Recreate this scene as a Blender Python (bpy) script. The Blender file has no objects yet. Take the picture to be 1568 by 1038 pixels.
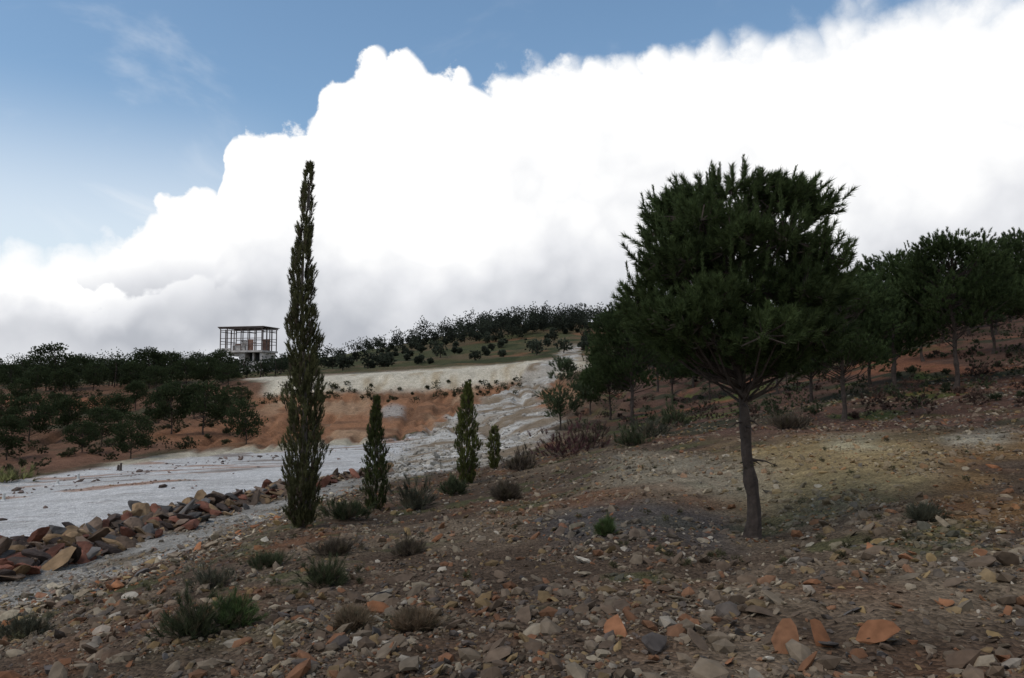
import bpy, math
import numpy as np
rng=np.random.default_rng(7)
F=1219.0; PITCH=math.atan(81/1219.0); ZC=1.7
def tan_el(py):
    b=(519-np.asarray(py,float))/F
    return (math.sin(PITCH)+b*math.cos(PITCH))/(math.cos(PITCH)-b*math.sin(PITCH))
# ---------------- noise
def _h(ix,iy,seed):
    n=(ix*374761393+iy*668265263+seed*1442695041)&0xffffffff
    n=((n^(n>>13))*1274126177)&0xffffffff
    n=n^(n>>16)
    return n/4294967295.0
def vnoise(x,y,seed=0):
    ix=np.floor(x).astype(np.int64); iy=np.floor(y).astype(np.int64)
    fx=x-ix; fy=y-iy
    fx=fx*fx*(3-2*fx); fy=fy*fy*(3-2*fy)
    a=_h(ix,iy,seed); b=_h(ix+1,iy,seed); c=_h(ix,iy+1,seed); d=_h(ix+1,iy+1,seed)
    return 2*((a*(1-fx)+b*fx)*(1-fy)+(c*(1-fx)+d*fx)*fy)-1
def fbm(x,y,o=4,seed=0):
    s=0; a=.5
    for i in range(o):
        s=s+a*vnoise(x,y,seed+i*17); x=x*2.03+11.3; y=y*2.03+5.7; a*=.5
    return s
def sstep(a,b,x):
    t=np.clip((x-a)/(b-a),0,1); return t*t*(3-2*t)
def blur(A,s,axis):
    r=int(3*s)+1; k=np.exp(-.5*(np.arange(-r,r+1)/s)**2); k/=k.sum()
    P=np.take(A,np.clip(np.arange(-r,A.shape[axis]+r),0,A.shape[axis]-1),axis=axis)
    out=0
    n=A.shape[axis]
    for i,w in enumerate(k):
        out=out+w*np.take(P,np.arange(i,i+n),axis=axis)
    return out
# ---------------- terrain survey: sections (bearing) x feature lines (distance m, sight line)
cols={
-400:[(2,1700),(4,1210),(6,1100),(8,1060),(10,1020),(11.5,990),(13,960),(15,915),(17,860),(24,815),(38,752),(41,738),(55,700),(75,655),(95,618),(97,612),(130,592),(250,572),(600,562),(900,567),(3000,590)],
0:[(2,1697),(4,1190),(6,1060),(8,1010),(10,990),(12,975),(13.5,955),(17,910),(20.5,845),(26,802),(40,748),(43,736),(58,695),(80,642),(98,612),(100,607),(140,590),(250,570),(600,560),(900,564),(3000,590)],
250:[(2,1697),(4,1179),(6,1010),(8.5,940),(11,905),(13.5,888),(17,866),(22,832),(27,782),(35,742),(50,706),(53,695),(65,672),(85,635),(103,608),(105,602),(140,585),(250,567),(500,559),(900,562),(3000,590)],
465:[(2,1690),(4,1150),(6,985),(9,900),(13,843),(18,805),(26,777),(31,756),(34.5,736),(45,710),(60,690),(64,680),(75,655),(90,618),(100,601),(102.5,577),(115,574),(200,562),(300,556),(600,558),(3000,590)],
620:[(2,1680),(4,1130),(6,965),(9,888),(13,835),(20,792),(33,733),(38,718),(41,710),(52,694),(68,676),(72,668),(82,650),(93,625),(103,601),(106,571),(118,567),(180,548),(290,527),(450,530),(3000,590)],
784:[(2,1670),(4,1110),(6,950),(9,868),(13,812),(22,760),(34,714),(40,697),(43,686),(54,668),(72,645),(76,638),(86,622),(96,610),(106,592),(109,564),(122,558),(190,530),(280,498),(420,505),(3000,590)],
890:[(2,1665),(4,1100),(6,942),(9,855),(13,793),(20,740),(30,698),(37,679),(40,669),(50,650),(66,625),(72,615),(84,598),(95,583),(108,562),(110,552),(130,540),(190,522),(280,490),(420,498),(3000,590)],
1000:[(2,1660),(4,1090),(6,935),(9,845),(13,772),(18,722),(25,685),(31,667),(36,657),(45,645),(60,625),(66,617),(78,603),(92,588),(108,568),(112,562),(130,548),(190,522),(280,497),(420,502),(3000,590)],
1145:[(2,1655),(4,1085),(6,925),(8.5,875),(11,842),(14,768),(18,708),(23,668),(28,647),(34,634),(45,612),(52,602),(66,582),(82,564),(100,550),(105,546),(130,535),(190,520),(280,510),(420,505),(3000,590)],
1350:[(2,1640),(4,1075),(6,910),(8,845),(10,795),(13,738),(17,692),(21,662),(25,648),(30,623),(36,594),(42,570),(50,546),(60,526),(75,512),(80,510),(110,504),(160,503),(280,505),(420,508),(3000,590)],
1568:[(2,1630),(4,1070),(6,900),(8,828),(10,775),(13,723),(17,680),(21,650),(25,620),(30,588),(36,557),(42,532),(50,509),(60,490),(75,478),(80,476),(110,474),(160,478),(280,488),(420,495),(3000,590)],
2000:[(2,1620),(4,1060),(6,890),(8,815),(10,760),(13,712),(17,665),(21,630),(25,595),(30,562),(36,528),(42,500),(50,476),(60,458),(75,447),(80,445),(110,443),(160,450),(280,470),(420,482),(3000,590)]}
cpx=np.array(sorted(cols)); cu=(cpx-784)/F
CD=np.array([[math.log(p[0]) for p in cols[k]] for k in cpx]); CT=np.array([[float(tan_el(p[1])) for p in cols[k]] for k in cpx])
NU,NV=1000,900
U=np.linspace(-1.5,1.5,NU); V=np.linspace(math.log(1.3),math.log(4500),NV)
RD=np.array([np.interp(U,cu,CD[:,i]) for i in range(21)]).T
RT=np.array([np.interp(U,cu,CT[:,i]) for i in range(21)]).T
RD=blur(RD,14,0); RT=blur(RT,14,0)
T=np.zeros((NU,NV)); S=np.zeros((NU,NV))
for i in range(NU):
    T[i]=np.interp(V,RD[i],RT[i]); S[i]=np.interp(V,RD[i],np.arange(21))
zz=RT[:,0]*2.0
near=V<math.log(2.0)
for j in np.where(near)[0]: T[:,j]=zz/math.exp(V[j])
T=blur(T,1.6,1)
UU,VV=np.meshgrid(U,V,indexing='ij')
Y=np.exp(VV); X=UU*Y
PX=784+F*UU
nz=fbm(X/14,Y/14,4,3); nz2=fbm(X/3.1,Y/3.1,4,9); nz3=fbm(X/.6,Y/.6,4,21)
PXn=PX+50*nz+35*fbm(UU*9,VV*14,3,5); Sn=S+.35*nz2+.25*nz
flat=sstep(8.0,8.3,S)*(1-sstep(10,10.5,S))*(1-sstep(600,760,PX))
path=sstep(6,6.3,S+.15*nz2)*(1-sstep(7.2,7.5,S+.1*nz2))*(1-sstep(520,640,PX))
soft=np.clip(flat+path,0,1)
Z=T*Y
Z+= (1-.85*soft)*(.10*nz2*np.clip(Y/9,.3,1)+.05*nz3*np.clip(30/Y,0,1)*(1-.8*flat))
Z+= (1-.6*flat)*.03*fbm(X/.17,Y/.17,3,31)*np.clip(12/Y,0,1)
hill=sstep(45,70,Y)
Z+= hill*(1-flat)*(.6*nz+.3*nz2)
far=sstep(150,320,Y); Z+=far*2.5*fbm(X/60,Y/60,3,44)
rill=np.abs(fbm(X/3.0+Y/40,Y/22,4,77)); Z-= hill*(1-sstep(13.6,14.2,S))*(1-flat)*.5*(1-sstep(0,.16,rill))
chn=sstep(600,680,PX)*(1-sstep(860,920,PX))*sstep(7.5,8.5,S)*(1-sstep(15,16,S)); Z+=chn*(.3*fbm(X/2.2,Y/3.5,4,151))
Z+=ZC
def samp(A,x,y):
    u=x/y; v=np.log(y)
    fu=np.clip((u+1.5)/3*(NU-1),0,NU-1.001); fv=np.clip((v-V[0])/(V[-1]-V[0])*(NV-1),0,NV-1.001)
    i=fu.astype(int); j=fv.astype(int); a=fu-i; b=fv-j
    if A.ndim==3: a=a[...,None]; b=b[...,None]
    return A[i,j]*(1-a)*(1-b)+A[i+1,j]*a*(1-b)+A[i,j+1]*(1-a)*b+A[i+1,j+1]*a*b
def H(x,y): return samp(Z,np.asarray(x,float),np.asarray(y,float))
# ---------------- ground colours
def mixc(C,c,m):
    m=np.clip(m,0,1)[...,None]; return C*(1-m)+np.array(c)*m
def band(a,b,w,x): return sstep(a-w,a+w,x)*(1-sstep(b-w,b+w,x))
C=np.zeros((NU,NV,3))+np.array([.078,.054,.036])  # foreground earth coloured darker in place of a cloud's shadow
C=mixc(C,(.135,.10,.066),sstep(-.05,.45,nz2+.3*nz3))
C=mixc(C,(.118,.058,.031),.85*sstep(.05,.45,fbm(X/2,Y/2,3,51)))
C=mixc(C,(.07,.068,.03),.8*sstep(.15,.4,fbm(X/1.3,Y/1.3,4,61))*sstep(5.5,8,Y))
C=mixc(C,(.064,.06,.058),.7*band(3.3,4.4,.3,Sn)*band(830,1120,40,PXn))
C=mixc(C,(.24,.175,.085),.95*band(4.6,7.6,.5,Sn)*band(1120,1420,60,PXn)*sstep(-.35,.1,nz2+.2))
C=mixc(C,(.15,.125,.065),.5*band(4.4,5.6,.3,Sn)*band(1180,1330,40,PXn))
C=mixc(C,(.21,.18,.125),.8*band(4.9,6.0,.3,Sn)*band(930,1180,50,PXn))
C=mixc(C,(.18,.105,.043),.8*band(3.6,6.5,.4,Sn)*sstep(1380,1480,PXn)*sstep(-.2,.2,nz2))
C=mixc(C,(.28,.25,.185),.8*band(6,6.8,.3,Sn)*band(1440,1530,25,PXn))
C=mixc(C,(.36,.31,.19),.9*band(6.2,7.2,.25,Sn)*band(1270,1350,25,PXn))
redm=sstep(6.3,7.5,Sn)*sstep(860,980,PXn)
C=mixc(C,(.095,.055,.039),redm)
C=mixc(C,(.17,.075,.042),redm*sstep(0.05,.4,fbm(X/5,Y/5,4,71)))
C=mixc(C,(.045,.042,.025),redm*sstep(.08,.33,fbm(X/2.4,Y/2.4,4,81)))
C=mixc(C,(.07,.10,.02),.6*redm*band(8,12,.5,Sn)*sstep(.18,.35,fbm(X/2.4,Y/3.4,4,86)))
bey=sstep(10.8,11.1,S+.15*nz2)*(1-sstep(840,900,PXn))
C=mixc(C,(.14,.078,.048),bey)
C=mixc(C,(.06,.052,.03),bey*sstep(-.05,.27,fbm(X/4,Y/4,4,91)))
org=bey*sstep(330,400,PXn)*(1-sstep(14.0,14.3,S))
C=mixc(C,(.26,.13,.068),org)
C=mixc(C,(.17,.09,.05),org*sstep(.0,.3,fbm(X/6,Y/2.5,4,93)))
C=mixc(C,(.31,.195,.115),org*sstep(.1,.4,fbm(X/3,Y/9,4,94)))
orl=bey*band(-100,240,50,PXn)*band(13.2,14.8,.25,Sn)*sstep(-.25,.05,nz); C=mixc(C,(.25,.105,.055),orl*.85)
orl=bey*band(250,420,30,PXn)*band(11.4,12.6,.3,Sn); C=mixc(C,(.24,.115,.06),orl*.8)
orl=bey*band(-100,250,50,PXn)*band(11.2,11.9,.2,Sn); C=mixc(C,(.18,.095,.06),orl*.8)
led=band(13.95,16.0,.12,S+.12*nz2)*band(375,880,18,PXn)
C=mixc(C,(.50,.445,.34),led); C=mixc(C,(.36,.29,.19),led*sstep(.1,.45,fbm(X/2.5,Y/6,4,99)))
gh=sstep(15.9,16.2,Sn)
C=mixc(C,(.062,.062,.028),gh)
C=mixc(C,(.105,.078,.043),gh*sstep(-.1,.25,fbm(X/18,Y/18,4,101)))
C=mixc(C,(.04,.045,.02),gh*sstep(.05,.3,fbm(X/7,Y/9,4,108)))
C=mixc(C,(.16,.085,.045),gh*band(740,960,30,PXn)*sstep(.05,.3,fbm(X/10,Y/14,4,103)))
C=mixc(C,(.04,.048,.025),sstep(18,18.6,S))
white=(.53,.51,.475)
nf=fbm(X/3.2,Y/.9,4,111)
wf=sstep(7.9,8.15,S+.1*nz2)*(1-sstep(10.2,10.7,S+.15*nz2))*(1-sstep(780,850,PXn))
C=mixc(C,(.45,.43,.395),wf*(.98))
C=mixc(C,white,wf*sstep(-.3,.25,nf))
C=mixc(C,(.20,.16,.13),.8*wf*sstep(.27,.38,fbm(X/5,Y/1.2,4,117))*sstep(8.6,9.2,S))
C=mixc(C,(.30,.16,.09),.7*wf*sstep(.30,.42,fbm(X/6,Y/1.3,4,127))*sstep(8.6,9.2,S))
C=mixc(C,(.42,.37,.27),.9*band(10.3,11.05,.12,S+.1*nz2)*band(170,560,30,PXn))
C=mixc(C,(.26,.24,.205),path)
C=mixc(C,(.15,.12,.085),path*sstep(.1,.35,fbm(X/1.6,Y/1.6,4,133)))
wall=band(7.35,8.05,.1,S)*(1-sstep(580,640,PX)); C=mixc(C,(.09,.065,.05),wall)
cx=np.interp(S,[5.5,6.5,8,10,12,13,14,15,16,17],[640,680,710,740,755,790,815,845,870,880])
wx=np.interp(S,[5.5,6.5,8,10,12,13,14,15,16,17],[60,95,120,105,68,45,32,28,20,10])
rub=(1-sstep(wx*.8,wx*1.15,np.abs(PX-cx+30*nz2)))*sstep(6.0,6.5,Sn)*(1-sstep(16.4,16.9,S))
C=mixc(C,(.33,.295,.24),rub); C=mixc(C,(.46,.435,.385),rub*sstep(0.0,.3,nf)); C=mixc(C,(.18,.13,.08),.9*rub*sstep(-.02,.18,fbm(X/2.6,Y/2.6,4,131)))
pat=(1-sstep(.5,1.2,np.hypot((PX-602)/20,(S-12.6)/.6)+.5*nz2+.3*nz3)); C=mixc(C,(.34,.31,.27),pat*.8)
C*= (1+(.28*fbm(X/.35,Y/.35,3,141)*np.clip(40/Y,0,1)+.25*nz3)*(1-.8*flat))[...,None]
C=np.clip(C,.01,.8)
# ---------------- mesh builders
def make_mesh(name,verts,tris,col=None,mi=None,smooth=False):
    me=bpy.data.meshes.new(name)
    me.vertices.add(len(verts)); me.vertices.foreach_set('co',np.ascontiguousarray(verts,np.float32).ravel())
    k=tris.shape[1]
    me.loops.add(tris.size); me.loops.foreach_set('vertex_index',np.ascontiguousarray(tris,np.int32).ravel())
    me.polygons.add(len(tris)); me.polygons.foreach_set('loop_start',np.arange(0,tris.size,k,dtype=np.int32))
    if mi is not None: me.polygons.foreach_set('material_index',np.ascontiguousarray(mi,np.int32))
    me.polygons.foreach_set('use_smooth',np.full(len(tris),smooth))
    me.update(calc_edges=True)
    if col is not None:
        a=me.color_attributes.new('Col','FLOAT_COLOR','POINT')
        a.data.foreach_set('color',np.ascontiguousarray(np.c_[col,np.ones(len(col))],np.float32).ravel())
    return me
def add(name,me,mats,loc=(0,0,0),rot=0,parent=None):
    for m in mats:
        if m.name not in [x.name for x in me.materials if x]: me.materials.append(m)
    o=bpy.data.objects.new(name,me); o.location=loc; o.rotation_euler=(0,0,rot)
    bpy.context.scene.collection.objects.link(o)
    if parent: o.parent=parent
    return o
class MB:
    def __init__(s): s.v=[];s.f=[];s.c=[];s.m=[];s.n=0
    def add(s,v,f,c,m):
        v=np.asarray(v,float); s.v.append(v); s.f.append(np.asarray(f)+s.n)
        c=np.asarray(c,float)
        if c.ndim==1: c=np.tile(c,(len(v),1))
        s.c.append(c); s.m.append(np.full(len(f),m)); s.n+=len(v)
    def mesh(s,name,smooth=False): return make_mesh(name,np.concatenate(s.v),np.concatenate(s.f),np.concatenate(s.c),np.concatenate(s.m),smooth)
def tube(mb,pts,rad,col,m=0,k=7,rough=0):
    pts=np.asarray(pts,float); n=len(pts)
    tg=np.gradient(pts,axis=0); tg/=np.linalg.norm(tg,axis=1)[:,None]+1e-9
    ref=np.array([.13,.97,.2]) if abs(tg[0][2])>.6 else np.array([0,.1,1.])
    a=np.cross(tg,ref); a/=np.linalg.norm(a,axis=1)[:,None]; b=np.cross(tg,a)
    th=np.linspace(0,2*np.pi,k,endpoint=False)
    R=np.asarray(rad)[:,None]*(1+rough*rng.uniform(-1,1,(n,k)))
    v=pts[:,None]+R[...,None]*(np.cos(th)[None,:,None]*a[:,None]+np.sin(th)[None,:,None]*b[:,None])
    i=np.arange(n-1)[:,None]*k; j=np.arange(k)[None]; j2=(j+1)%k
    q=np.stack([i+j,i+j2,i+k+j2,i+k+j],-1).reshape(-1,4)
    f=np.concatenate([q[:,[0,1,2]],q[:,[0,2,3]]])
    mb.add(v.reshape(-1,3),f,col,m)
def unit(a): return a/(np.linalg.norm(a,axis=-1,keepdims=True)+1e-9)
def tufts(mb,Cn,A,L,col,nn,nl,w,phi=(.3,.95),m=1,cv=.25):
    n=len(Cn); A=unit(A)
    r=unit(rng.normal(size=(n,nn,3))); Ab=A[:,None]
    rad=unit(r-(r*Ab).sum(-1,keepdims=True)*Ab)
    s=rng.uniform(0,1,(n,nn,1)); ph=rng.uniform(phi[0],phi[1],(n,nn,1))*(1.1-.45*s)
    d=Ab*np.cos(ph)+rad*np.sin(ph)
    o=Cn[:,None]+Ab*s*np.asarray(L).reshape(-1,1,1)
    ln=nl*rng.uniform(.6,1.15,(n,nn,1))
    wv=unit(np.cross(d,rng.normal(size=(n,nn,3))))*w*.5
    v=np.stack([o-wv,o+wv,o+d*ln],2).reshape(-1,3)
    f=np.arange(n*nn*3).reshape(-1,3)
    c=np.repeat(col*1.0,nn,axis=0)*rng.uniform(1-cv,1+cv,(n*nn,1)); c=np.repeat(c,3,axis=0)
    mb.add(v,f,c,m)
BARK=np.array([.055,.042,.034])
def pine_mesh(name,h,w,cb,prof,ncl,ntf,nn,nl,nw,L,clr,lean=(0,0),tr=.09,col=(.03,.052,.016),up=.9,twigs=False,elong=0,wig=.02,phi=(.3,.95),ee=(.35,.34,190,.065)):
    mb=MB(); R=w/2
    n=26; t=np.linspace(0,1,n)
    bend=lambda t:np.stack([lean[0]*h*t+ wig*h*np.sin(t*7)*.8+wig*.35*h*np.sin(t*17),lean[1]*h*t+.015*h*np.sin(t*4+1),t*h*.93-.15],-1)
    rr=(tr*(1-.8*t)+tr*.6*np.exp(-t*30))*(1+.12*np.sin(t*41)+.10*np.sin(t*67+1))
    tube(mb,bend(t),rr,BARK,0,10,.13)
    z0=cb*h; prof=np.array(prof)
    hh=np.clip(rng.uniform(0,1,ncl)**.9,0,.97); rho=rng.uniform(.2,1,ncl)**.5; th=rng.uniform(0,2*np.pi,ncl)+np.arange(ncl)*2.4
    pr=np.interp(hh,prof[:,0],prof[:,1])*R
    lump=1+.10*np.sin(3*th+hh*9)+rng.uniform(-.12,.08,ncl)
    rad=np.maximum(pr-clr*.7,0.02)*rho*lump
    ax=bend(np.clip((z0+hh*(h-z0))/h,0,1))
    cc=np.stack([ax[:,0]+rad*np.cos(th),ax[:,1]+rad*np.sin(th),z0+clr*.5+hh*(h-z0-clr*1.2)],-1)
    for i in range(ncl):
        tb=np.clip((cc[i,2]-.35*rad[i]-.1*h*.3)/(h*.93),.05,.96); p0=bend(tb)
        mid=(p0+cc[i])/2; mid[2]-=.12*rad[i]
        tube(mb,[p0,mid,cc[i]],[tr*.26,tr*.17,tr*.08],BARK*.9,0,5)
    if twigs:
        for i in range(9):
            q=rng.uniform(.22,.5); p0=bend(q); a0=rng.uniform(0,6.28); l=rng.uniform(.1,.45)
            tube(mb,[p0,p0+np.array([l*.6*math.cos(a0),l*.6*math.sin(a0),-.02]),p0+np.array([l*math.cos(a0),l*math.sin(a0),-.08])],[.018,.010,.004],BARK,0,4)
        q=rng.uniform(.215,.255,14); c=bend(q); a=rng.normal(size=(14,3)); a[:,2]*=.4; tufts(mb,c,a,np.full(14,.08),np.tile([.06,.065,.03],(14,1)),40,.05,.008)
    Cn=[];A=[];K=[]
    for i in range(ncl):
        q=unit(rng.normal(size=(ntf,3)))*rng.uniform(.3,1,(ntf,1))*clr*np.array([1,1,.75])
        c=cc[i]+q
        out=unit(np.c_[c[:,0]-ax[i,0],c[:,1]-ax[i,1],np.zeros(ntf)])
        a=out*.5+np.array([0,0,up])+.5*unit(q)+rng.normal(size=(ntf,3))*.25
        Cn.append(c);A.append(a)
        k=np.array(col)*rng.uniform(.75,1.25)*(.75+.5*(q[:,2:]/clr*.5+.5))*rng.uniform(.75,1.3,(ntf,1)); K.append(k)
        if twigs:
            for j in range(0,ntf,2): tube(mb,[cc[i],c[j],c[j]+unit(a[j])*L*.7],[.012,.009,.004],BARK,0,3)
    Cn=np.concatenate(Cn);A=np.concatenate(A);K=np.concatenate(K)
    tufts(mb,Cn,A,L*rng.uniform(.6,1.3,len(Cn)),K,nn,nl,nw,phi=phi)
    if elong:
        e=rng.uniform(0,1,elong); th=rng.uniform(0,2*np.pi,elong); hh=ee[0]+(.97-ee[0])*e
        pr=np.interp(hh,prof[:,0],prof[:,1])*R*rng.uniform(.3,1,elong)**.6
        ax=bend(np.clip((z0+hh*(h-z0))/h,0,1))
        c=np.stack([ax[:,0]+pr*np.cos(th),ax[:,1]+pr*np.sin(th),z0+hh*(h-z0)-.25],-1)
        a=np.stack([np.cos(th)*.2,np.sin(th)*.2,np.ones(elong)],-1)+rng.normal(size=(elong,3))*.07
        tufts(mb,c,a,ee[1]*rng.uniform(.7,1.15,elong),np.tile(np.array(col)*1.05,(elong,1)),ee[2],ee[3],nw,phi=(.4,1.1))
    return mb.mesh(name)
# ---------------- materials
def nt(name):
    m=bpy.data.materials.new(name); m.use_nodes=True; t=m.node_tree; b=t.nodes['Principled BSDF']; return m,t,b
def vcol_mat(name,rough=.9,nscale=6,namt=.3,bump=.3,bscale=20,transl=0,spec=.2,bdist=.02):
    m,t,b=nt(name); N=t.nodes; Lk=t.links
    at=N.new('ShaderNodeAttribute'); at.attribute_name='Col'
    src=at.outputs['Color']
    tc=N.new('ShaderNodeTexCoord')
    if namt:
        no=N.new('ShaderNodeTexNoise'); no.inputs['Scale'].default_value=nscale; no.inputs['Detail'].default_value=3
        Lk.new(tc.outputs['Object'],no.inputs['Vector'])
        mr=N.new('ShaderNodeMapRange'); mr.inputs[1].default_value=.25; mr.inputs[2].default_value=.75; mr.inputs[3].default_value=1-namt; mr.inputs[4].default_value=1+namt
        Lk.new(no.outputs['Fac'],mr.inputs[0])
        vm=N.new('ShaderNodeVectorMath'); vm.operation='SCALE'; Lk.new(at.outputs['Color'],vm.inputs[0]); Lk.new(mr.outputs[0],vm.inputs['Scale'])
        src=vm.outputs[0]
    Lk.new(src,b.inputs['Base Color']); b.inputs['Roughness'].default_value=rough; b.inputs['Specular IOR Level'].default_value=spec
    if bump:
        n2=N.new('ShaderNodeTexNoise'); n2.inputs['Scale'].default_value=bscale; n2.inputs['Detail'].default_value=2; Lk.new(tc.outputs['Object'],n2.inputs['Vector'])
        bp=N.new('ShaderNodeBump'); bp.inputs['Strength'].default_value=bump; bp.inputs['Distance'].default_value=bdist; Lk.new(n2.outputs['Fac'],bp.inputs['Height']); Lk.new(bp.outputs[0],b.inputs['Normal'])
    if transl:
        tr=N.new('ShaderNodeBsdfTranslucent'); mx=N.new('ShaderNodeMixShader'); mx.inputs[0].default_value=transl
        Lk.new(src,tr.inputs['Color']); Lk.new(b.outputs[0],mx.inputs[1]); Lk.new(tr.outputs[0],mx.inputs[2]); Lk.new(mx.outputs[0],N['Material Output'].inputs[0])
    return m
M_bark=vcol_mat('bark',.95,9,.4,.8,25)
M_leaf=vcol_mat('foliage',.7,1.5,0,0,transl=.3,spec=.15)
M_rock=vcol_mat('rock',.95,14,.3,0,40,bdist=.01,spec=.1)
M_boul=vcol_mat('boulder_rock',.95,3,.45,.7,9,bdist=.05,spec=.1)
def ground_mat():
    m,t,b=nt('stony_earth'); N=t.nodes; Lk=t.links
    at=N.new('ShaderNodeAttribute'); at.attribute_name='Col'; tc=N.new('ShaderNodeTexCoord')
    v1=N.new('ShaderNodeTexVoronoi'); v1.inputs['Scale'].default_value=30
    no=N.new('ShaderNodeTexNoise'); no.inputs['Scale'].default_value=3; no.inputs['Detail'].default_value=6; no.inputs['Roughness'].default_value=.65
    for x in (v1,no): Lk.new(tc.outputs['Object'],x.inputs['Vector'])
    s1=N.new('ShaderNodeSeparateColor'); Lk.new(v1.outputs['Color'],s1.inputs[0])
    def mr(src,a,bb,c,d):
        q=N.new('ShaderNodeMapRange'); 
        for i,x in zip((1,2,3,4),(a,bb,c,d)): q.inputs[i].default_value=x
        Lk.new(src,q.inputs[0]); return q.outputs[0]
    def mul(a,c):
        q=N.new('ShaderNodeMath'); q.operation='MULTIPLY'; Lk.new(a,q.inputs[0]); Lk.new(c,q.inputs[1]); return q.outputs[0]
    f=mul(mr(s1.outputs[0],0,1,.6,1.4),mr(no.outputs['Fac'],.3,.7,.75,1.25))
    vm=N.new('ShaderNodeVectorMath'); vm.operation='SCALE'; Lk.new(at.outputs['Color'],vm.inputs[0]); Lk.new(f,vm.inputs['Scale'])
    Lk.new(vm.outputs[0],b.inputs['Base Color']); b.inputs['Roughness'].default_value=1; b.inputs['Specular IOR Level'].default_value=.05
    bp=N.new('ShaderNodeBump'); bp.inputs['Strength'].default_value=.8; bp.inputs['Distance'].default_value=.03; bp.invert=True
    Lk.new(v1.outputs['Distance'],bp.inputs['Height']); Lk.new(bp.outputs[0],b.inputs['Normal'])
    return m
# ---------------- terrain mesh
vf=np.stack([X,Y,Z],-1)
back=[]
for y,k in ((-40,45),(-15,20),(-4,8),(0,3)):
    back.append(np.stack([U*k,np.full(NU,float(y)),Z[:,0]],-1))
vf=np.concatenate([np.stack(back,1),vf],1); cf=np.concatenate([np.repeat(C[:,:1],4,1),C],1)
nv=NV+4
idx=np.arange(NU*nv).reshape(NU,nv)
q=np.stack([idx[:-1,:-1],idx[1:,:-1],idx[1:,1:],idx[:-1,1:]],-1).reshape(-1,4)
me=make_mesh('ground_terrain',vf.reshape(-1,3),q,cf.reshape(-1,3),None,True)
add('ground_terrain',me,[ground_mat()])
# ---------------- rocks
def ico(sub):
    import bmesh
    bm=bmesh.new(); bmesh.ops.create_icosphere(bm,subdivisions=sub,radius=1)
    v=np.array([x.co[:] for x in bm.verts]); f=np.array([[a.index for a in p.verts] for p in bm.faces]); bm.free(); return v,f
def rockproto(sub,k=9,lo=.3,hi=.7):
    v,f=ico(sub); v=v*rng.uniform(.9,1.1,(len(v),1))
    for i in range(k):
        n=unit(rng.normal(size=3)); c=rng.uniform(lo,hi); d=v@n-c; v=v-np.where(d>0,d,0)[:,None]*n
    v=v*np.array([1.2,rng.uniform(.55,.95),rng.uniform(.28,.65)]); return v*1.15,f
def rocks(name,x,y,size,col,protos,mat,sink=.25,smooth=False,tilt=.35,zoff=0):
    mb=MB(); n=len(x); z=H(x,y)+zoff
    pid=rng.integers(0,len(protos),n)
    for p,(pv,pf) in enumerate(protos):
        k=np.where(pid==p)[0]
        if len(k)==0: continue
        a=rng.uniform(0,2*np.pi,len(k)); tl=rng.normal(0,tilt,(len(k),2))
        ca,sa=np.cos(a),np.sin(a)
        v=pv[None]*size[k][:,None,None]
        vx=v[...,0]*ca[:,None]-v[...,1]*sa[:,None]; vy=v[...,0]*sa[:,None]+v[...,1]*ca[:,None]; vz=v[...,2]+vx*tl[:,:1]+vy*tl[:,1:]
        V3=np.stack([vx+x[k][:,None],vy+y[k][:,None],vz+(z[k]+size[k]*sink)[:,None]],-1)
        f=(pf[None]+(np.arange(len(k))*len(pv))[:,None,None]).reshape(-1,3)
        cc=np.repeat(col[k],len(pv),axis=0)
        mb.add(V3.reshape(-1,3),f,cc,0)
    return add(name,mb.mesh(name,smooth),[mat])
P1=[rockproto(1,3,.5,.8) for _ in range(10)]; P2=[rockproto(2,12) for _ in range(12)]; P3=[rockproto(3,13,.45,.8) for _ in range(14)]
PAL=np.array([(.17,.135,.095),(.30,.25,.175),(.21,.09,.042),(.075,.07,.066),(.44,.39,.31),(.115,.083,.058),(.22,.15,.068)])
def pal(n,x,y,k=.4):
    c=PAL[rng.choice(7,n,p=[.28,.13,.11,.12,.03,.235,.095])]*rng.uniform(.65,1.15,(n,1)); g=samp(C,x,y); return c*(1-k)+g*1.3*k
n=78000; y=np.exp(math.log(2.6)+rng.uniform(0,1,n)**1.25*math.log(38/2.6)); u=rng.uniform(-.8,.8,n); x=u*y
keep=(rng.uniform(0,1,n)<np.clip(.5+1.5*fbm(x/1.2,y/1.2,3,201),.1,1))&~((samp(C,x,y).mean(1)>.33)&(y>15)); x,y=x[keep],y[keep]; n=len(x)
sz=(.006+.0010*y)*(1+rng.pareto(2.3,n)); sz=np.clip(sz,0,.085)
rocks('gravel_stones',x,y,sz,pal(n,x,y),P1,M_rock,.12)
n=3400; y=np.exp(rng.uniform(math.log(3.2),math.log(30),n)); u=rng.uniform(-.8,.8,n); x=u*y
keep=(rng.uniform(0,1,n)<np.clip(.45+1.5*fbm(x/2,y/2,3,211),.05,1))&~((samp(C,x,y).mean(1)>.33)&(y>15)); x,y=x[keep],y[keep]; n=len(x)
sz=np.clip(.029*(1+rng.pareto(2.4,n)),0,.125)
rocks('loose_rocks',x,y,sz,pal(n,x,y,.15)*1.1,P2,M_rock,.2)
def rowpt(px,s):
    u=(px-784)/F; i=np.clip(((u+1.5)/3*(NU-1)).astype(int),0,NU-1)
    s0=np.floor(s).astype(int); f=s-s0; d=np.exp(RD[i,s0]*(1-f)+RD[i,s0+1]*f); return u*d,d
n=1000; px=rng.uniform(-420,600,n); s=rng.uniform(7.15,8.05,n); x,y=rowpt(px,s)
sz=(.09+.3*rng.uniform(0,1,n)**2)*np.interp(px,[-400,100,450,600],[1.2,1.1,.9,.75])
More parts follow.
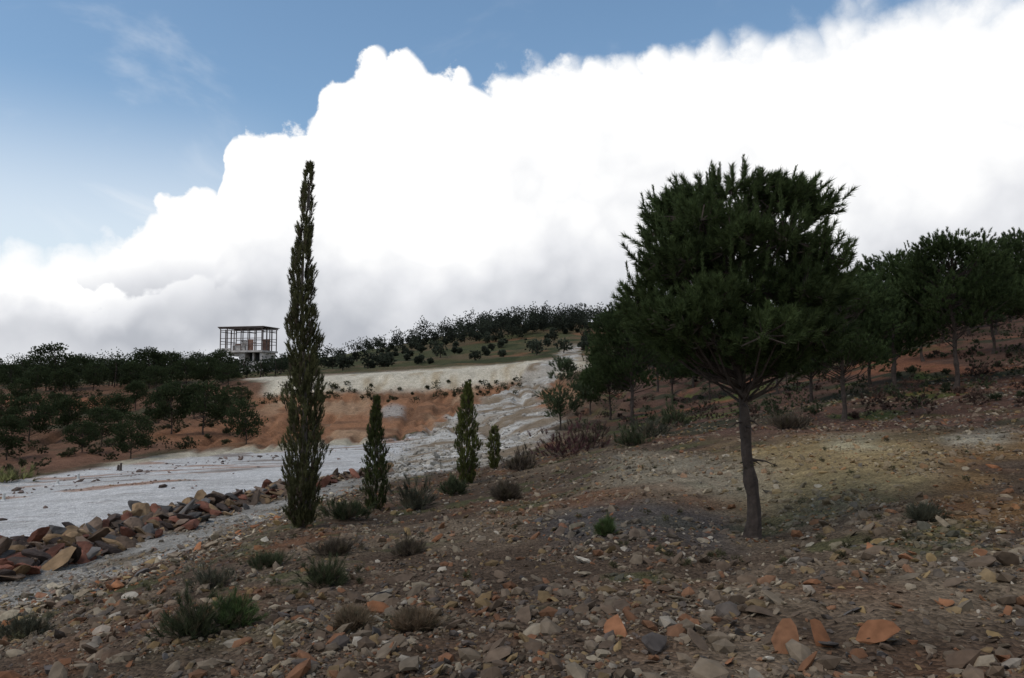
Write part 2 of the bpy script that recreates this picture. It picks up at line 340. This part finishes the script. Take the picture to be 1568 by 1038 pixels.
BP=np.array([(.13,.095,.07),(.17,.12,.085),(.12,.11,.10),(.17,.075,.05),(.24,.16,.09),(.08,.06,.05)])*.95
cl=BP[rng.integers(0,6,n)]*rng.uniform(.6,1.2,(n,1))
rocks('boulder_row',x,y,sz,cl,P3,M_boul,.3,tilt=.45)
n=4600; px=rng.uniform(560,880,n); s=rng.uniform(5.8,14,n); x,y=rowpt(px,s)
g=samp(C,x,y); k=g.mean(1)>.2; x,y,g=x[k],y[k],g[k]; n=len(x)
rocks('scree_rubble',x,y,np.clip(.045*(1+rng.pareto(2.4,n)),0,.28),g*rng.uniform(.45,1.1,(n,1)),P1,M_rock,.15)
n=150; px=rng.uniform(-200,560,n); s=np.where(rng.uniform(0,1,n)<.75,rng.normal(9.75,.1,n),rng.uniform(8.6,10.5,n)); x,y=rowpt(px,s)
rocks('tailings_debris',x,y,np.clip(.05*(1+rng.pareto(2.5,n)),0,.2),np.array([.16,.12,.10])*rng.uniform(.5,1.5,(n,1)),P1,M_rock,.2)
n=1900; px=rng.uniform(-150,560,n); s=rng.uniform(5.4,6.5,n); x,y=rowpt(px,s)
rocks('bank_rocks',x,y,np.clip(.035*(1+rng.pareto(2.4,n)),0,.17),pal(n,x,y,.1)*1.5,P2,M_rock,.2)
# ---------------- pines
def at(px,d): 
    x=(px-784)/F*d; return (x,d,float(H(x,d)))
profA=[(0,.6),(.1,.92),(.28,1.06),(.5,1.0),(.7,.90),(.88,.78),(1,.62)]
mp=pine_mesh('pine_tree',5.0,3.25,.43,profA,115,32,95,.105,.011,.18,.35,lean=(-.052,0),tr=.10,col=(.058,.080,.028),twigs=True,elong=190,wig=.018,phi=(.35,1.2),ee=(.45,.32,150,.05))
add('pine_tree',mp,[M_bark,M_leaf],at(1147,11))
profB=[(0,.65),(.15,1),(.4,1),(.65,.92),(.85,.75),(1,.5)]
profU=[(0,.8),(.2,1),(.5,1),(.75,.88),(1,.5)]
mid=[pine_mesh('mid_pine%d'%i,5.5,w,cb,pf,84,46,34,.12,.022,.14,.58,lean=l,tr=.09,col=c,elong=60,ee=(.35,.3,90,.07)) for i,(w,cb,pf,l,c) in enumerate([
 (4.4,.28,profB,(.02,0),(.050,.070,.026)),(4.7,.34,profU,(-.03,.0),(.046,.066,.024)),(4.0,.24,profB,(.03,0),(.054,.076,.027)),(4.8,.34,profU,(0,0),(.048,.068,.024))])]
spa=pine_mesh('sparse_pine',5.2,4.0,.15,[(0,.5),(.3,1),(.6,.85),(1,.2)],44,20,36,.17,.022,.2,.42,tr=.06,col=(.08,.10,.05))
def put(me,px,d,h,base=5.5,wide=1):
    o=add('pine_tree',me,[M_bark,M_leaf],at(px,d),rng.uniform(0,6.28)); k=h/base; o.scale=(k*wide,k*wide,k); return o
for i,(px,d,h,wd) in enumerate([(968,45,6.9,1.0),(1292,26,5.0,1),(1375,34,6.2,1.05),(1462,32,6.4,.98),(1582,40,6.6,.95),(1190,46,4.7,1),(1335,38,5.0,1.0),(932,52,4.6,1),(1030,60,5.2,1),
   (1085,58,4.4,1),(1240,36,5.0,1.0),(1005,70,6,1),(1415,44,5.3,1),(1522,42,5.4,1),(905,66,4,1),(1130,66,5,1),(1640,38,6,1),(1700,50,7,1),(1290,52,4.6,1),(1360,60,4.4,1),(1490,60,4.6,1),(1060,75,5,1),(1430,75,4,1)]):
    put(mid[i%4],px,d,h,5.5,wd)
put(spa,858,50,4.9,5.2,1)
small=[pine_mesh('small_pine%d'%i,3.4,w,.16,profU,48,40,22,.10,.036,.05,.50,tr=.05,col=(.052,.069,.030)) for i,w in enumerate([3.3,3.0,3.5])]
for i,(px,d,h) in enumerate([(50,64,3.9),(108,68,3.4),(160,60,3.2),(205,52,3.1),(265,65,4.4),(315,66,4.6),(378,62,3.7),(15,54,3.1),(-40,60,3.8),(370,91,2.6),(245,80,3.6),(130,56,2.3),(85,80,3.2),(300,82,3.6),(-90,52,3.4),(35,94,3.4),(210,94,3.6),(150,84,3.0),(340,78,2.6),(185,72,3.0),(5,74,3.2)]):
    put(small[i%3],px,d,h,3.4,rng.uniform(.95,1.2))
lp=[(-60,120,6),(-10,135,5),(35,150,5),(85,115,7.2),(122,135,5.5),(150,160,5),(185,120,4.4),(228,118,6.2),(262,125,5.2),(300,150,5),(338,122,5.2),(18,108,4.4),(58,105,3.8),(205,110,4.6),(285,110,4.3),(318,112,4.4),(250,150,5),(350,108,3.2),(145,112,4.2),(100,104,3.8),(240,106,3.8)]
for i,(px,d,h) in enumerate(lp): put(small[i%3],px,d,h,3.4,rng.uniform(1.0,1.3))
# ---------------- cypresses
def cypress(name,px,d,h,w,prof,n,nn,nl,nw,gap=0,col=(.055,.062,.02)):
    mb=MB(); prof=np.array(prof)
    t=np.linspace(0,1,14); wob=lambda t:np.stack([.012*h*np.sin(t*7)*t,.01*h*np.sin(t*5+1)*t,t*h*.97-.1],-1)
    tube(mb,wob(t),.075*h/8*(1-.9*t)+.006,np.array([.12,.10,.085]),0,7,.1)
    tt=rng.uniform(.0,1,n)**1.05; th=rng.uniform(0,2*np.pi,n)
    lump=1+.22*np.sin(2*th+tt*38)+.18*np.sin(3*th-tt*61)+rng.uniform(-.15,.15,n)
    r=np.interp(tt,prof[:,0],prof[:,1])*w/2*lump*rng.uniform(.2,1,n)**.5
    if gap:
        g=fbm(tt*h*2.0,th*1.1,3,5); k=g>-.5+np.clip((tt-.4)*1.05,-.12,.66)-.5*(tt>.985); tt,th,r=tt[k],th[k],r[k]
    ax=wob(tt); c=np.stack([ax[:,0]+r*np.cos(th),ax[:,1]+r*np.sin(th),tt*h],-1)
    a=np.stack([np.cos(th)*.28,np.sin(th)*.28,np.ones(len(tt))],-1)+rng.normal(size=(len(tt),3))*.13
    cl=np.array(col)*rng.uniform(.6,1.4,(len(tt),1))*(.7+.5*fbm(tt*h*2,th,2,8)+.3)[:,None]
    br=rng.uniform(0,1,len(tt))<.08; cl[br]=np.array([.11,.085,.06])
    tufts(mb,c,a,np.full(len(tt),.13),cl,nn,nl,nw,phi=(.15,.8))
    for i in range(int(40*h/8)):
        q=rng.uniform(.05,.97); a0=rng.uniform(0,6.28); rr=np.interp(q,prof[:,0],prof[:,1])*w/2
        p=wob(np.array([q]))[0]; tube(mb,[p,p+np.array([rr*.5*math.cos(a0),rr*.5*math.sin(a0),.15*h/8]),p+np.array([rr*.95*math.cos(a0),rr*.95*math.sin(a0),.45*h/8])],[.016,.010,.004],np.array([.16,.14,.12]),0,4)
    add('cypress_tree',mb.mesh(name),[M_bark,M_leaf],at(px,d))
cypress('cypress_a',466,18,8.15,.82,[(0,.35),(.05,.75),(.2,1),(.35,.9),(.5,.76),(.6,.68),(.72,.48),(.85,.36),(.95,.24),(1,.05)],4200,30,.095,.014,1,(.088,.088,.038))
cypress('cypress_b',577,22,3.0,.62,[(0,.5),(.15,.95),(.35,1),(.6,.7),(.8,.4),(1,.1)],900,26,.10,.018,0,(.065,.076,.026))
cypress('cypress_c',716,28,3.4,.80,[(0,.4),(.15,.8),(.4,1),(.65,.8),(.85,.4),(1,.1)],950,26,.11,.022,0,(.095,.105,.03))
cypress('cypress_d',757,33,1.65,.50,[(0,.5),(.3,1),(.7,.9),(1,.35)],340,24,.10,.025,0,(.11,.115,.035))
# ---------------- shrubs
def shrub(name,px,d,w,h,col,n=130,nn=26,nl=.13,nw=.008,L=.15):
    mb=MB()
    q=unit(rng.normal(size=(n,3))); q[:,2]=np.abs(q[:,2]); q*=rng.uniform(.2,1,(n,1))**.6*rng.uniform(.6,1.2,(n,1))
    az_=np.arctan2(q[:,1],q[:,0]); p=rng.uniform(0,6.28,3); q*=(1+.35*np.sin(az_*2+p[0])+.25*np.sin(az_*5+p[1]))[:,None]
    off=rng.uniform(-.25,.25,(3,2))[rng.integers(0,3,n)]
    c=(q+np.c_[off,np.zeros(n)])*np.array([w/2,w/2,h*.8]); a=q+np.array([0,0,.8])+rng.normal(size=(n,3))*.3
    cl=np.array(col)*rng.uniform(.6,1.5,(n,1)); cl[rng.uniform(0,1,n)<.15]=(.12,.10,.06)
    for i in range(0,n,3): tube(mb,[(c[i,0]*.1,c[i,1]*.1,-.05),c[i]*.6,c[i]],[.008,.006,.003],BARK,0,3)
    tufts(mb,c,a,np.full(n,L),cl,nn,nl,nw,phi=(.2,.9))
    add(name,mb.mesh(name),[M_bark,M_leaf],at(px,d))
dk=(.06,.07,.034); gr=(.075,.11,.038); br=(.10,.078,.055); gy=(.085,.083,.055); pu=(.10,.045,.045)
for nm,px,d,w,h,cl in [('shrub',300,6.9,.42,.34,dk),('shrub',365,7.1,.28,.22,gr),('shrub',500,9.1,.42,.24,dk),('shrub',335,10.4,.6,.24,gy),('shrub',520,12.0,.5,.2,br),('shrub',630,11.6,.38,.18,br),
 ('shrub',925,10.8,.16,.17,gr),('shrub',632,21.5,.8,.7,gy),('shrub',530,19.8,1.0,.35,dk),('shrub',695,25,.8,.4,dk),('shrub',1405,9.6,.26,.16,gy),('shrub',775,20,.4,.25,br),('shrub',800,30,1.4,.8,br),
 ('red_shrub',865,31,2.4,1.5,pu),('red_shrub',905,32,2.0,1.3,(.085,.055,.042)),('shrub',1035,34,1.8,1.1,dk),('shrub',60,9,.36,.16,gy),('dry_grass_tuft',545,6.6,.24,.07,(.18,.13,.08)),
 ('shrub',415,11.5,.5,.10,dk),('shrub',965,29,1.2,.6,dk),('shrub',1200,25,1.2,.4,br),('shrub',1000,31,1.6,.8,gy),('dry_grass_tuft',640,6.2,.2,.06,(.17,.12,.075))]:
    shrub(nm,px,d,w,h,cl,n=int(110+100*(w<.6)),nl=.09 if d<15 else .2,nw=.005 if d<15 else .010+.0003*d,L=.09 if d<15 else .2)
shrub('agave_plant',22,42,1.9,.7,(.20,.20,.08),60,10,.5,.06,.1)
def scatter_veg(name,px,s,hts,wr,cols,nt_,nn,nl,nw,trunk=0):
    x,y=rowpt(px,s); z=H(x,y); n=len(x); mb=MB()
    q=unit(rng.normal(size=(n,nt_,3))); q*=rng.uniform(.3,1,(n,nt_,1))
    th=np.arctan2(q[...,1],q[...,0]); p=rng.uniform(0,6.28,(n,1)); q*=(1+.15*np.sin(3*th+p+q[...,2]*4))[...,None]
    hh=hts[:,None]; w=hh*wr*rng.uniform(.7,1.3,(n,1))
    c=np.stack([x[:,None]+q[...,0]*w/2,y[:,None]+q[...,1]*w/2,z[:,None]+hh*(trunk+(1-trunk)*(.46+.46*q[...,2]))],-1)
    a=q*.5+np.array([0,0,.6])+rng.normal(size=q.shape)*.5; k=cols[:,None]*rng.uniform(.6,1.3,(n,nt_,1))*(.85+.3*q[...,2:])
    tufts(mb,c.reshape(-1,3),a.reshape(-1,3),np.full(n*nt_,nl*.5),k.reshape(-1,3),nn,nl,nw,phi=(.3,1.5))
    if trunk:
        for i in range(n): 
            if y[i]<200: tube(mb,[(x[i],y[i],z[i]-.3),(x[i]+.05*hts[i],y[i],z[i]+hts[i]*.5),(x[i],y[i],z[i]+hts[i]*.8)],[.12,.09,.04],BARK,0,4)
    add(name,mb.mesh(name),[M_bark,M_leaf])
def cs(n,base,v=.3): return np.array(base)*rng.uniform(1-v,1+v,(n,1))
n=320; scatter_veg('hillside_undergrowth',rng.uniform(880,1750,n),rng.uniform(8,14.5,n),.2+.8*rng.uniform(0,1,n)**1.5,1.7,np.where(rng.uniform(0,1,(n,1))<.45,cs(n,(.095,.06,.045)),cs(n,(.055,.065,.032))),26,16,.12,.028)
n=320; scatter_veg('terrace_undergrowth',np.r_[rng.uniform(-200,380,240),rng.uniform(400,800,80)],np.r_[rng.uniform(11.1,15.5,240),rng.normal(13.75,.3,80)],.3+.9*rng.uniform(0,1,n)**1.8,1.5,cs(n,(.07,.07,.035)),34,16,.14,.05)
n=150; scatter_veg('low_weeds',np.r_[rng.uniform(-50,1600,110),rng.uniform(560,860,40)],np.r_[rng.uniform(2.8,6.6,110),rng.uniform(5,8,40)],rng.uniform(.03,.10,n),1.6,cs(n,(.09,.085,.042)),14,14,.05,.005)
n=170; px=rng.uniform(-250,350,n); s=rng.uniform(15.4,17.6,n); hs=3+3.5*rng.uniform(0,1,n)**1.6
scatter_veg('distant_pine_trees',px,s,hs*np.interp(s,[14.3,16,17.3],[.75,.95,1.3]),1.15,cs(n,(.05,.063,.033),.4),110,14,.28,.12,.12)
n=56; scatter_veg('distant_woodland',rng.uniform(300,480,n),rng.uniform(16.0,17.2,n),rng.uniform(2.2,4.2,n),1.2,cs(n,(.05,.063,.033),.4),100,14,.28,.12,.1)
n=190; px=np.r_[rng.uniform(440,900,90),rng.uniform(470,980,100)]; s=np.r_[rng.uniform(16.3,17.8,90),rng.uniform(17.5,18.3,100)]
scatter_veg('ridge_pine_trees',px,s,np.r_[1.0+3.2*rng.uniform(0,1,90)**2,2.5+5.5*rng.uniform(0,1,100)**1.5]*np.interp(px,[330,600,780,980],[.7,.9,1.2,1.1]),.95,cs(n,(.05,.058,.038),.4),80,12,.42,.19,.08)
n=190; px=np.r_[rng.uniform(730,985,140),rng.uniform(600,740,50)]; scatter_veg('ridge_pine_grove',px,rng.uniform(17.4,18.2,n),3+7*rng.uniform(0,1,n)**1.5,.62,cs(n,(.045,.053,.036),.4),80,12,.42,.19,.1)
n=110; px=rng.uniform(960,1560,n); scatter_veg('hilltop_pine_trees',px,rng.uniform(12.2,16,n),rng.uniform(2.5,5.0,n),1.0,cs(n,(.048,.062,.03)),100,14,.26,.09,.18)
# ---------------- ruined steel-frame mine building
def simple(name,c,rough=.8,ns=1.5,amt=.35):
    m,t,b=nt(name); N=t.nodes; tc=N.new('ShaderNodeTexCoord'); no=N.new('ShaderNodeTexNoise'); no.inputs['Scale'].default_value=ns; no.inputs['Detail'].default_value=4
    t.links.new(tc.outputs['Object'],no.inputs['Vector']); cr=N.new('ShaderNodeValToRGB'); cr.color_ramp.elements[0].position=.3; cr.color_ramp.elements[1].position=.7
    cr.color_ramp.elements[0].color=(*[x*(1-amt) for x in c],1); cr.color_ramp.elements[1].color=(*[min(1,x*(1+amt)) for x in c],1)
    t.links.new(no.outputs['Fac'],cr.inputs[0]); t.links.new(cr.outputs[0],b.inputs['Base Color']); b.inputs['Roughness'].default_value=rough; return m
M_steel=simple('rusty_steel',(.09,.065,.055)); M_conc=simple('weathered_concrete',(.38,.35,.32)); M_pan=simple('rust_panel',(.22,.12,.085)); M_dark=simple('opening_shade',(.015,.015,.015))  # the near-black one paints the shade within the openings
def boxes(name,lst,mat,parent):
    mb=MB()
    for (x0,x1,y0,y1,z0,z1) in lst:
        v=[(x,y,z) for x in (x0,x1) for y in (y0,y1) for z in (z0,z1)]
        qd=[(0,1,3,2),(4,6,7,5),(0,4,5,1),(2,3,7,6),(0,2,6,4),(1,5,7,3)]
        f=[]; 
        for a in qd: f+=[(a[0],a[1],a[2]),(a[0],a[2],a[3])]
        mb.add(v,f,np.ones(3)*.2,0)
    o=add(name,mb.mesh(name),[mat]); o.parent=parent; return o
bx,by,bz=at(380,170)
bz=ZC+170*float(tan_el(559))
E=bpy.data.objects.new('mine_loading_building',None); bpy.context.scene.collection.objects.link(E); E.location=(bx,by,bz); E.rotation_euler=(0,0,math.radians(-14))
g=2.6; W=4.9; D=2.9
st=[]
xs=np.linspace(-W,W,7)
for yy in (-D,D):
    for i,x in enumerate(xs): st.append((x-.08,x+.08,yy-.08,yy+.08,g+.41,g+5.0))
    for z in (g+1.7,g+2.9,g+4.6): st.append((-W-.1,W+.1,yy-.06,yy+.06,z,z+.12))
for x in (-W,0,W):
    for z in (g+2.3,g+4.3): st.append((x-.06,x+.06,-D+.1,D-.1,z,z+.13))
for yy in (-1.0,1.0): st+= [(-W-.1,-W+.1,yy-.1,yy+.1,g+.41,g+5.0),(W-.1,W+.1,yy-.1,yy+.1,g+.41,g+5.0)]
for i in range(7): st.append((-W-.5,W+.5,-D-.2+i*.95,-D-.1+i*.95,g+5.21,g+5.32))
boxes('steel_frame',st,M_steel,E)
boxes('roof',[(-W-.5,W+.5,-D-.4,D+.4,g+5.33,g+5.46),(-W-.3,W+.3,-D-.2,-D+.1,g+5.0,g+5.2),(-W-.3,W+.3,D-.1,D+.2,g+5.0,g+5.2)],M_steel,E)
boxes('concrete_floor_slab',[(-W-.2,W+.3,-D-.2,D+.2,g,g+.4),(-2.2,.7,-D+.3,-D+.5,g+.4,g+1.5),(-.2,.9,-D+.6,-D+.8,g+.4,g+2.5),(-W+.2,-2.3,-D-.19,-D-.11,g+.4,g+.9)],M_conc,E)
boxes('rust_panel',[(1.0,2.1,-D+1.2,-D+1.4,g+.4,g+2.8),(-3.6,-2.4,.5,.7,g+.4,g+2.0),(2.4,4.0,1.5,1.7,g+.4,g+3.0)],M_pan,E)
boxes('concrete_pylon',[(-.6,.7,-D+.5,D-.5,-6,g-.01),(W-.6,W,-D+.3,D-.3,-6,g-.01),(.71,W-.61,-D+1.0,-D+1.4,-6,g-1.9),(2.3,2.6,-D+.8,-D+1.39,g-1.89,g-.01),(-3.4,-.61,-D+.9,D-.9,g-.7,g-.01)],M_conc,E)
boxes('hopper_shade_box',[(.75,W-.65,-.6,2.0,-5,g-.05)],M_dark,E)  # black box stands in for the shade inside the hopper openings
# ---------------- marker posts on the tailings flat
M_wood=simple('dark_post_wood',(.06,.045,.035)); M_wh=simple('pale_post',(.5,.5,.47))
for px,d,h,m in [(190,45.5,.42,M_wood),(126,42,.3,M_wh),(14,34,.3,M_wh),(186,45.8,.3,M_wood),(95,40,.22,M_wh)]:
    mb=MB(); tube(mb,[(0,0,-.1),(0,0,h*.5),(.02,0,h),(.02,0,h+.03)],[.07,.065,.06,.005],(.1,.1,.1),0,8,.05)
    mb.add(np.array([(-.1,-.1,0),(.1,-.1,0),(.1,.1,0),(-.1,.1,0),(0,0,.07)]),[(0,1,4),(1,2,4),(2,3,4),(3,0,4)],(.1,.1,.1),0)
    add('marker_post',mb.mesh('marker_post'),[m],at(px,d))
# ---------------- world: sky + cumulus
sc=bpy.context.scene
w=bpy.data.worlds.new('World'); sc.world=w; w.use_nodes=True; t=w.node_tree; N=t.nodes; Lk=t.links; N.clear()
SEL,SAZ=math.radians(56),math.radians(-125)
sky=N.new('ShaderNodeTexSky'); sky.sky_type='NISHITA'; sky.sun_disc=False; sky.sun_elevation=SEL; sky.sun_rotation=SAZ
hs_=N.new('ShaderNodeHueSaturation'); hs_.inputs['Saturation'].default_value=1.06; hs_.inputs['Hue'].default_value=.492; Lk.new(sky.outputs[0],hs_.inputs['Color'])
bgs=N.new('ShaderNodeBackground'); bgs.inputs[1].default_value=.15; Lk.new(hs_.outputs[0],bgs.inputs[0])
tc=N.new('ShaderNodeTexCoord'); DIR=tc.outputs['Generated']
def math_(op,a,b=None,c=None,clamp=False):
    n=N.new('ShaderNodeMath'); n.operation=op; n.use_clamp=clamp
    for i,x in enumerate((a,b,c)):
        if x is None: continue
        if isinstance(x,(int,float)): n.inputs[i].default_value=x
        else: Lk.new(x,n.inputs[i])
    return n.outputs[0]
def mrange(x,a,b,c,d,smooth=True):
    n=N.new('ShaderNodeMapRange'); n.interpolation_type='SMOOTHSTEP' if smooth else 'LINEAR'
    for i,v in enumerate((x,a,b,c,d)):
        if isinstance(v,(int,float)): n.inputs[i].default_value=v
        else: Lk.new(v,n.inputs[i])
    return n.outputs[0]
sp=N.new('ShaderNodeSeparateXYZ'); Lk.new(DIR,sp.inputs[0])
az=math_('ARCTAN2',sp.outputs[0],sp.outputs[1]); el=math_('ARCSINE',sp.outputs[2])
def azel(px,py):
    a=(px-784)/F; b=(519-py)/F; y=math.cos(PITCH)-b*math.sin(PITCH); z=math.sin(PITCH)+b*math.cos(PITCH)
    return math.atan2(a,y), math.atan2(z,math.hypot(a,y))
azn=math_('MULTIPLY_ADD',az,.5,.5)
def curve(pts,inp):
    n=N.new('ShaderNodeFloatCurve'); c=n.mapping.curves[0]
    c.points[0].location=(0,pts[0][1]); c.points[-1].location=(1,pts[-1][1])
    for p in pts: c.points.new(p[0],p[1])
    for p in c.points: p.handle_type='VECTOR'
    n.mapping.update(); Lk.new(inp,n.inputs['Value']); return n.outputs[0]
edge=[(-300,400),(0,365),(60,372),(150,355),(215,345),(240,310),(300,290),(335,290),(350,222),(375,195),(430,195),(474,203),(484,165),(510,128),(555,92),(590,82),(650,86),(695,112),(725,130),(770,112),(835,95),(880,98),(905,84),(950,86),(1000,72),(1100,70),(1200,58),(1300,30),(1400,12),(1500,-10),(1568,-30),(1800,-200)]
fb=curve([((azel(*p)[0]*.5+.5),azel(*p)[1]) for p in edge],azn)
softc=curve([((azel(p,0)[0]*.5+.5),v) for p,v in [(-300,.05),(150,.03),(225,.008),(340,.005),(700,.005),(800,.010),(1000,.015),(1568,.035)]],azn)
def noise(scale,detail,rough=.55,off=(0,0,0),dist=0,sc3=(1,1,1)):
    mp=N.new('ShaderNodeMapping'); mp.inputs['Location'].default_value=off; mp.inputs['Scale'].default_value=sc3; Lk.new(DIR,mp.inputs[0])
    n=N.new('ShaderNodeTexNoise'); n.inputs['Scale'].default_value=scale; n.inputs['Detail'].default_value=detail; n.inputs['Roughness'].default_value=rough; n.inputs['Distortion'].default_value=dist
    Lk.new(mp.outputs[0],n.inputs['Vector']); return n.outputs['Fac'],n
n1,nn_=noise(16,6,.6)
vor=N.new('ShaderNodeTexVoronoi'); vor.feature='F1'; vor.inputs['Scale'].default_value=30
wc=N.new('ShaderNodeVectorMath'); wc.operation='MULTIPLY_ADD'; Lk.new(nn_.outputs['Color'],wc.inputs[0]); wc.inputs[1].default_value=(.05,.05,.05); Lk.new(DIR,wc.inputs[2]); Lk.new(wc.outputs[0],vor.inputs['Vector'])
vb=vor.outputs['Distance']
d0=math_('SUBTRACT',fb,el)
d1=math_('MULTIPLY_ADD',math_('SUBTRACT',n1,.5),.06,d0)
d2=math_('MULTIPLY_ADD',math_('SUBTRACT',.42,vb),.034,d1)
alpha=mrange(d2,math_('MULTIPLY',softc,-1),softc,0,1)
ci,_=noise(4,5,.6,(3,1,2),.6,(1,1,2.0))
veil=math_('MULTIPLY',mrange(ci,.5,.8,0,.35),mrange(el,.25,.55,1,.3))
haze=math_('MULTIPLY',mrange(el,.17,.36,.45,0.0),mrange(az,-.38,-.22,1,0))
alpha=math_('MAXIMUM',alpha,math_('ADD',veil,haze))
b1,_=noise(3.6,4,.5,(.5,.2,.1),.2)
c1,_=noise(10,4,.5,(1.5,.2,.1),.2)
lit=math_('ADD',math_('MULTIPLY',math_('SUBTRACT',b1,.5),.60),math_('MULTIPLY',math_('SUBTRACT',c1,.5),.34))
lit=math_('MULTIPLY_ADD',math_('SUBTRACT',.4,vb),.10,lit)
elw=math_('MULTIPLY_ADD',math_('SUBTRACT',b1,.5),.10,el)
base=mrange(elw,.05,.22,.62,1.0)
low=mrange(el,.02,.07,.16,0)
rim=mrange(d2,0,.12,.20,0)
lft=mrange(az,-.5,-.22,.2,0)
rgt=mrange(az,.2,.55,0,-.09)
over=mrange(el,.5,.9,0,-.25)
bri=math_('ADD',math_('ADD',math_('ADD',base,lit),math_('ADD',rim,rgt)),math_('ADD',over,math_('ADD',lft,low)))
# separate puffs at the far left: sharp bright tops inside the bank
pd=math_('MULTIPLY_ADD',math_('SUBTRACT',c1,.5),.16,math_('SUBTRACT',.13,el)); pd=math_('MULTIPLY_ADD',math_('SUBTRACT',.42,vb),.03,pd)
pm=mrange(az,-.50,-.30,1,0)
pfs=math_('MULTIPLY',mrange(pd,-.004,.004,0,1),mrange(pd,0,.06,.16,-.10))
pre=mrange(pd,-.06,0,0,-.12)
bri=math_('ADD',bri,math_('MULTIPLY',pm,math_('ADD',pfs,math_('MULTIPLY',pre,mrange(pd,-.004,.004,1,0)))))
bri=math_('MAXIMUM',bri,.3)
cr=N.new('ShaderNodeValToRGB'); Lk.new(bri,cr.inputs[0]); e=cr.color_ramp.elements
e[0].position=.3; e[0].color=(.27,.29,.33,1); e[1].position=1.0; e[1].color=(1.0,1.0,1.0,1)
x=e.new(.6); x.color=(.48,.50,.545,1)
x=e.new(.85); x.color=(.80,.81,.84,1)
bgc=N.new('ShaderNodeBackground'); Lk.new(cr.outputs[0],bgc.inputs[0]); bgc.inputs[1].default_value=1.04
mx=N.new('ShaderNodeMixShader'); Lk.new(alpha,mx.inputs[0]); Lk.new(bgs.outputs[0],mx.inputs[1]); Lk.new(bgc.outputs[0],mx.inputs[2])
wo=N.new('ShaderNodeOutputWorld'); Lk.new(mx.outputs[0],wo.inputs[0])
w.cycles.sampling_method='MANUAL'; w.cycles.sample_map_resolution=512
# ---------------- sun (veiled by thin cloud)
sl=bpy.data.lights.new('sun','SUN'); sl.energy=1.3; sl.angle=math.radians(45); sl.color=(1,.92,.80)
so=bpy.data.objects.new('sun',sl); sc.collection.objects.link(so)
from mathutils import Vector
sd=Vector((math.sin(SAZ)*math.cos(SEL),math.cos(SAZ)*math.cos(SEL),math.sin(SEL))); so.rotation_euler=sd.to_track_quat('Z','Y').to_euler()
cam=bpy.data.cameras.new('camera'); cam.sensor_width=36; cam.lens=F/1568*36; cam.clip_end=8000; cam.clip_start=.05
co=bpy.data.objects.new('camera',cam); sc.collection.objects.link(co); co.location=(0,0,ZC); co.rotation_euler=(math.pi/2+PITCH,0,0); sc.camera=co
sc.view_settings.view_transform='Standard'; sc.view_settings.look='None'; sc.view_settings.exposure=0
